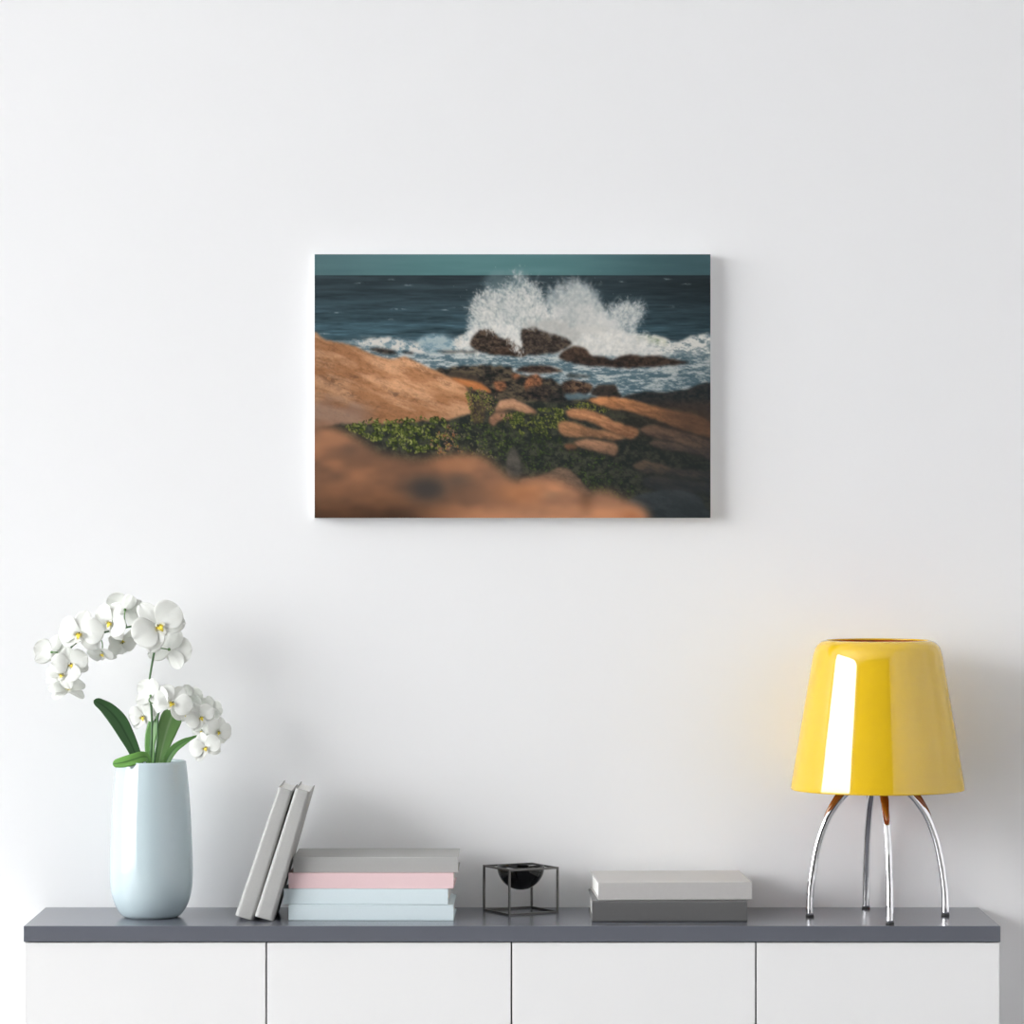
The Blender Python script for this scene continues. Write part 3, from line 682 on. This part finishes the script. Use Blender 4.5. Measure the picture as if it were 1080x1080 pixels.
    over(m * ss(412, 434, Y - (X - 332) * .05 + (fbm(14, 8, 3) - .5) * 18) * (1 - ss(376, 404, X)) * .62, mixc((120, 98, 88), (158, 132, 118), bs))
    m = mask([(476, 399), (490, 400), (506, 404), (516, 411), (517, 416), (506, 413), (492, 408)], .5, 4, .3); over(m, mixc((160, 98, 58), (208, 136, 84), bs))
    cr = mask([(418, 376), (426, 376), (450, 389), (478, 406), (474, 408), (446, 393)], 1, 4, .5); over(cr * .4 * ss(.4, .6, bs), (104, 70, 50))
    # scrub ground
    g = mask([(332, 452), (360, 447), (387, 447), (430, 445), (470, 443), (498, 436), (500, 412), (518, 414), (528, 424), (560, 424), (600, 424), (640, 421), (680, 426), (752, 436), (752, 550), (332, 550)], 2, 6, .6, False)
    gn = fbm(6, 5, 5, .7); over(g, mixc((40, 44, 42), (68, 70, 58), ss(.35, .7, gn)) * (1 - .14 * ss(.6, 1., U))[..., None])
    # leafy speckles
    clump = ss(.34, .60, fbm(7, 6, 4, .6))
    def leaves(poly, n, cols, size=(1., 1.9), alpha=.9):
        nonlocal img
        xs = [p[0] for p in poly]; yv = [p[1] for p in poly]; c = 0; it = 0
        M_ = inside(poly, X, Y)
        while c < n and it < n * 6:
            it += 1
            a = xs_ = min(xs) + rs.rand() * (max(xs) - min(xs)); b = min(yv) + rs.rand() * (max(yv) - min(yv))
            i = int((a - x0) * res); j = int((b - y0) * res)
            if not (0 <= i < nx and 0 <= j < ny) or not M_[j, i] or clump[j, i] < rs.rand() * .9: continue
            c += 1
            th = rs.rand() * PI; L = (size[0] + rs.rand() * (size[1] - size[0])) * res; wd = L * .55; r = int(L) + 2
            i0, i1, j0, j1 = max(0, i - r), min(nx, i + r + 1), max(0, j - r), min(ny, j + r + 1)
            xx, yy = np.meshgrid(np.arange(i0, i1) - i, np.arange(j0, j1) - j)
            p = xx * math.cos(th) + yy * math.sin(th); q = -xx * math.sin(th) + yy * math.cos(th)
            mm = np.clip(1.35 - np.sqrt((p / L) ** 2 + (q / wd) ** 2), 0, 1) * alpha; mm = np.minimum(mm * 1.6, alpha)
            col = np.array(cols[rs.randint(len(cols))], float) * (.85 + .3 * rs.rand())
            img[j0:j1, i0:i1] = img[j0:j1, i0:i1] * (1 - mm[..., None]) + col * mm[..., None]
    A = [(362, 450), (380, 444), (392, 441), (412, 443), (430, 441), (450, 439), (468, 441), (474, 450), (470, 462), (462, 474), (440, 478), (415, 474), (395, 466)]
    leaves(A, 420, [(44, 52, 30), (60, 72, 34)])
    leaves(A, 480, [(98, 106, 50), (118, 124, 60), (80, 90, 44), (134, 138, 78), (62, 72, 40)], (.8, 1.7))
    leaves([(455, 452), (474, 448), (486, 462), (490, 476), (470, 480), (452, 476)], 170, [(132, 104, 84), (112, 88, 74), (140, 124, 66), (150, 92, 62), (84, 80, 58)], (.7, 1.5))
    leaves([(474, 446), (500, 446), (530, 452), (540, 470), (530, 485), (500, 480), (480, 470)], 300, [(54, 60, 46), (74, 84, 46), (44, 50, 42), (96, 92, 72), (84, 98, 44)], (.7, 1.5))
    leaves([(488, 408), (500, 408), (516, 413), (526, 424), (518, 436), (508, 446), (496, 444), (494, 424)], 330, [(112, 118, 52), (132, 128, 66), (88, 92, 48), (74, 70, 52), (110, 96, 70)], (.7, 1.5))
    leaves([(505, 412), (516, 412), (525, 420), (527, 428), (510, 436)], 70, [(94, 82, 66), (120, 96, 78), (70, 62, 54)], (.6, 1.4))
    over(mask([(500, 424), (508, 424), (512, 444), (500, 446), (496, 438)], 1.5, 4, 1) * .5, (76, 58, 50))
    leaves([(500, 450), (520, 440), (545, 438), (560, 450), (590, 462), (640, 480), (672, 500), (668, 530), (630, 520), (600, 500), (560, 496), (530, 484)], 900, [(48, 56, 42), (58, 70, 42), (40, 46, 40), (68, 82, 44)], (.7, 1.5), .75)
    leaves([(536, 440), (548, 433), (566, 431), (582, 430), (594, 432), (598, 440), (590, 450), (580, 462), (556, 462), (540, 452)], 520, [(106, 110, 50), (86, 94, 46), (124, 126, 66), (62, 70, 40), (48, 54, 38)], (.7, 1.6))
    leaves([(596, 428), (612, 424), (630, 426), (644, 432), (640, 436), (615, 432), (600, 432)], 110, [(104, 108, 48), (84, 88, 44), (120, 122, 60)], (.7, 1.4))
    leaves([(560, 440), (600, 440), (592, 468), (560, 470)], 200, [(40, 46, 38), (52, 62, 36)], (.8, 1.6), .6)
    # stepping boulders
    def boulder(pts, dark, light, lo, hi, soft=.35, rough=1.3):
        over(mask([(x_ + 2, y_ + 3.5) for x_, y_ in pts], rough, 6, 1.4) * .55, (40, 42, 40))
        m = mask(pts, rough, 5, soft); n = fbm(12, 4, 5, .65, XR_, YR_); n2_ = fbm(2.2, 1.8, 3, .8)
        t = np.clip(ss(.25, .75, n) * .5 + toplit(lo, hi) * .55 + (n2_ - .5) * .35, 0, 1); over(m, mixc(dark, light, t))
    boulder([(524, 427), (530, 422), (540, 421), (550, 424), (562, 431), (566, 436), (552, 435), (538, 432), (528, 436), (522, 434)], (128, 96, 74), (200, 152, 118), 422, 438)
    boulder([(515, 442), (522, 436), (532, 434), (541, 438), (536, 442), (526, 444), (519, 449)], (110, 82, 66), (176, 130, 100), 434, 450); over(mask([(522, 434), (534, 432), (540, 435), (528, 437)], .8, 4, .5) * .6, (70, 60, 52)); leaves([(528, 436), (545, 434), (560, 438), (548, 446), (530, 446)], 120, [(96, 104, 48), (60, 70, 40), (46, 54, 38)], (.7, 1.4))
    Z5 = lambda L: [(540 + a / 4.696, 400 + b / 4.696) for a, b in L]
    boulder(Z5([(375, 104), (450, 88), (560, 95), (640, 115), (720, 135), (830, 160), (930, 185), (1000, 240), (1000, 290), (900, 265), (820, 240), (740, 210), (650, 180), (560, 155), (470, 140)]), (104, 72, 52), (206, 140, 92), 415, 452)
    over(mask(Z5([(820, 150), (1000, 190), (1000, 300), (860, 250), (760, 190)]), 1, 6, 5) * .45, (76, 58, 48))
    boulder(Z5([(265, 160), (330, 145), (420, 165), (530, 215), (625, 248), (600, 292), (540, 280), (470, 250), (370, 205), (290, 190)]), (118, 82, 60), (206, 146, 102), 428, 462)
    boulder(Z5([(230, 220), (262, 208), (310, 212), (400, 248), (470, 258), (560, 288), (500, 302), (400, 285), (300, 287), (240, 270)]), (110, 82, 62), (198, 142, 100), 442, 464)
    boulder(Z5([(300, 315), (360, 297), (440, 303), (510, 320), (522, 350), (505, 378), (440, 362), (360, 345)]), (88, 70, 58), (172, 128, 98), 462, 480)
    boulder(Z5([(255, 325), (300, 318), (320, 340), (280, 348)]), (88, 64, 50), (130, 90, 66), 466, 476)
    boulder(Z5([(630, 252), (670, 230), (740, 238), (900, 280), (1000, 330), (1000, 400), (900, 360), (800, 310), (700, 285)]), (52, 48, 46), (122, 94, 76), 446, 480)
    boulder(Z5([(680, 315), (730, 302), (830, 320), (1000, 370), (1000, 400), (860, 360), (740, 345)]), (48, 46, 46), (98, 80, 68), 464, 486)
    boulder(Z5([(600, 430), (625, 408), (665, 402), (720, 415), (800, 440), (900, 450), (1000, 462), (1000, 500), (860, 492), (740, 470), (640, 460)]), (46, 48, 48), (104, 84, 68), 484, 506)
    boulder(Z5([(640, 500), (720, 480), (1000, 520), (1000, 560), (700, 545)]), (42, 46, 48), (66, 62, 58), 500, 520, .8)
    boulder(Z5([(540, 640), (610, 580), (700, 555), (830, 548), (920, 580), (960, 640), (1000, 720), (540, 720)]), (43, 49, 51), (66, 72, 74), 516, 550, .8)
    boulder(Z5([(-30, 420), (-15, 360), (5, 338), (28, 370), (44, 420), (46, 470), (20, 500), (-20, 490)]), (58, 58, 55), (96, 90, 82), 468, 510, .5)
    boulder(Z5([(40, 495), (130, 480), (200, 450), (255, 438), (300, 460), (350, 520), (385, 575), (200, 570), (60, 530)]), (72, 62, 56), (126, 102, 84), 490, 524, .5)
    over(ss(.66, .98, U) * (1 - ss(452, 470, Y)) * ss(418, 428, Y) * .50, (66, 54, 47))
    # darkening towards the lower right of the print
    over(ss(.62, 1.02, U) * ss(440, 500, Y) * .45, (42, 46, 48))
    # out-of-focus rock in front
    fg = mask([(320, 443), (345, 448), (362, 455), (385, 467), (403, 477), (424, 482), (445, 484), (470, 480), (495, 479), (512, 484), (524, 493), (541, 507), (556, 505), (572, 504), (590, 508), (606, 516), (620, 521), (630, 518), (642, 518), (655, 525), (668, 530), (680, 538), (688, 552), (680, 570), (320, 570)], 1, 20, 4.2, False)
    f1 = fbm(46, 26, 3); f2 = fbm(90, 50, 2)
    fc = mixc((124, 92, 73), (178, 124, 90), ss(.3, .7, f1 * .6 + f2 * .4))
    fc = fc * (1 + .13 * ss(.3, .62, U))[..., None]
    dkl = ss(500, 556, Y) * (1 - ss(.16, .40, U)); fc = fc * (1 - .46 * dkl)[..., None]; fc = fc * (1 - .14 * ss(455, 500, Y) * (1 - ss(.25, .5, U)))[..., None]
    sp = np.exp(-(((X - 451) / 25) ** 2 + ((Y - 515) / 15) ** 2) ** 1.3)
    fc = fc * (1 - sp * .9)[..., None] + np.array((62, 60, 58.)) * (sp * .9)[..., None]
    sp = np.exp(-((X - 484) / 16) ** 2 - ((Y - 506) / 8) ** 2) * .5; fc = fc * (1 - sp)[..., None] + np.array((78, 72, 66.)) * sp[..., None]
    sp = np.exp(-((X - 370) / 10) ** 2 - ((Y - 474) / 7) ** 2) * .45; fc = fc * (1 - sp)[..., None] + np.array((84, 70, 62.)) * sp[..., None]
    sp = np.exp(-((X - 580) / 9) ** 2 - ((Y - 522) / 6) ** 2) * .25; fc = fc * (1 - sp)[..., None] + np.array((150, 128, 106.)) * sp[..., None]
    sp = np.exp(-((X - 618) / 8) ** 2 - ((Y - 528) / 12) ** 2) * .5; fc = fc * (1 - sp)[..., None] + np.array((104, 74, 54.)) * sp[..., None]
    sp = np.exp(-((X - 548) / 30) ** 2 - ((Y - 520) / 14) ** 2) * .4; fc = fc * (1 - sp)[..., None] + np.array((206, 130, 78.)) * sp[..., None]
    sp = np.exp(-((X - 665) / 14) ** 2 - ((Y - 545) / 8) ** 2) * .5; fc = fc * (1 - sp)[..., None] + np.array((150, 92, 60.)) * sp[..., None]
    over(np.clip(fg, 0, 1), fc)
    return np.clip(img, 0, 255)

CX0, CY0, CW, CH = 331.6, 268.0, 417.9, 278.4
RES = 1.25
pic = paint(CX0, CY0, CW, CH, RES)
ny, nx, _ = pic.shape
lin = pic / 255.; lin = np.where(lin <= .04045, lin / 12.92, ((lin + .055) / 1.055) ** 2.4)
lin = np.clip(lin / PRINT_GAIN, 0, .95)
YF = -.033; dF = CD + YF
cw, chh = CW * dF / FPX, CH * dF / FPX
ccx = (CX0 + CW / 2 - 540) * dF / FPX; ccz = H - (CY0 + CH / 2 - 540) * dF / FPX
CN = empty('canvas_print', (ccx, -.0005, ccz))
tag(CN, 'rectangular canvas print of waves breaking on rocks hanging on the wall', 'picture')
bm = bmesh.new(); box(bm, -cw / 2, cw / 2, YF + .0008, 0, -chh / 2, chh / 2); o = obj('stretched_canvas', bm, M['canvas_side'], CN); bevel(o, .0008)
xs = np.linspace(-cw / 2 + .0004, cw / 2 - .0004, nx); zs_ = np.linspace(chh / 2 - .0004, -chh / 2 + .0004, ny)
XX, ZZ = np.meshgrid(xs, zs_)
co = np.stack([XX, np.full_like(XX, YF), ZZ], -1).reshape(-1, 3).astype(np.float32)
idx = np.arange(nx * ny).reshape(ny, nx)
q = np.stack([idx[:-1, :-1], idx[1:, :-1], idx[1:, 1:], idx[:-1, 1:]], -1).reshape(-1, 4)
me = bpy.data.meshes.new('printed_face'); me.vertices.add(len(co)); me.vertices.foreach_set('co', co.ravel())
me.loops.add(q.size); me.loops.foreach_set('vertex_index', q.ravel().astype(np.int32))
me.polygons.add(len(q)); me.polygons.foreach_set('loop_start', (np.arange(len(q)) * 4).astype(np.int32))
me.update(calc_edges=True)
ca = me.color_attributes.new('print', 'FLOAT_COLOR', 'POINT')
ca.data.foreach_set('color', np.concatenate([lin.reshape(-1, 3), np.ones((nx * ny, 1))], 1).astype(np.float32).ravel())
m = bpy.data.materials.new('printed_canvas'); m.use_nodes = True; nt = m.node_tree; b = nt.nodes['Principled BSDF']
b.inputs['Roughness'].default_value = .85; b.inputs['Specular IOR Level'].default_value = .1
at = nt.nodes.new('ShaderNodeVertexColor'); at.layer_name = 'print'; nt.links.new(at.outputs['Color'], b.inputs['Base Color'])
link('printed_face', me, m, CN)['label'] = 'seascape printed on the front of the canvas'

# ------------------------------------------------------------------ light and camera
w = bpy.data.worlds.new('overcast_sky'); bpy.context.scene.world = w; w.use_nodes = True
wn = w.node_tree; bg = wn.nodes['Background']; bg.inputs['Color'].default_value = (.985, .992, 1, 1)
# overcast sky: dim ground below the horizon, brighter cloud with height
tc = wn.nodes.new('ShaderNodeTexCoord'); sx = wn.nodes.new('ShaderNodeSeparateXYZ'); wn.links.new(tc.outputs['Generated'], sx.inputs['Vector'])
mr = wn.nodes.new('ShaderNodeMapRange'); mr.inputs['From Min'].default_value = -.02; mr.inputs['From Max'].default_value = .42
mr.inputs['To Min'].default_value = SKY_LOW; mr.inputs['To Max'].default_value = SKY_HIGH
wn.links.new(sx.outputs['Z'], mr.inputs['Value']); wn.links.new(mr.outputs['Result'], bg.inputs['Strength'])
pl = bpy.data.lights.new('window_portal', 'AREA'); pl.shape = 'RECTANGLE'; pl.size = WZ1 - WZ0; pl.size_y = abs(WY1 - WY0)
po = bpy.data.objects.new('window_portal', pl); C.objects.link(po)
po.location = (XL - .02, (WY0 + WY1) / 2, (WZ0 + WZ1) / 2)
po.rotation_euler = Vector((-1, 0, 0)).to_track_quat('Z', 'Y').to_euler()
pl.cycles.is_portal = True

cam = bpy.data.cameras.new('camera'); co_ = bpy.data.objects.new('camera', cam); C.objects.link(co_)
co_.location = (0, -CD, H); co_.rotation_euler = (PI / 2, 0, 0)
cam.sensor_fit = 'HORIZONTAL'; cam.sensor_width = 36; cam.lens = 36 * FPX / 1080; cam.clip_end = 60
sc = bpy.context.scene; sc.camera = co_
sc.view_settings.view_transform = 'Standard'; sc.view_settings.look = 'None'; sc.view_settings.gamma = 1
sc.view_settings.use_curve_mapping = False; sc.view_settings.exposure = EXPOSURE
sc.cycles.max_bounces = 10; sc.cycles.diffuse_bounces = 8; sc.cycles.glossy_bounces = 6; sc.cycles.use_denoising = True
sc.cycles.sample_clamp_indirect = 8; sc.cycles.caustics_reflective = False; sc.cycles.caustics_refractive = False
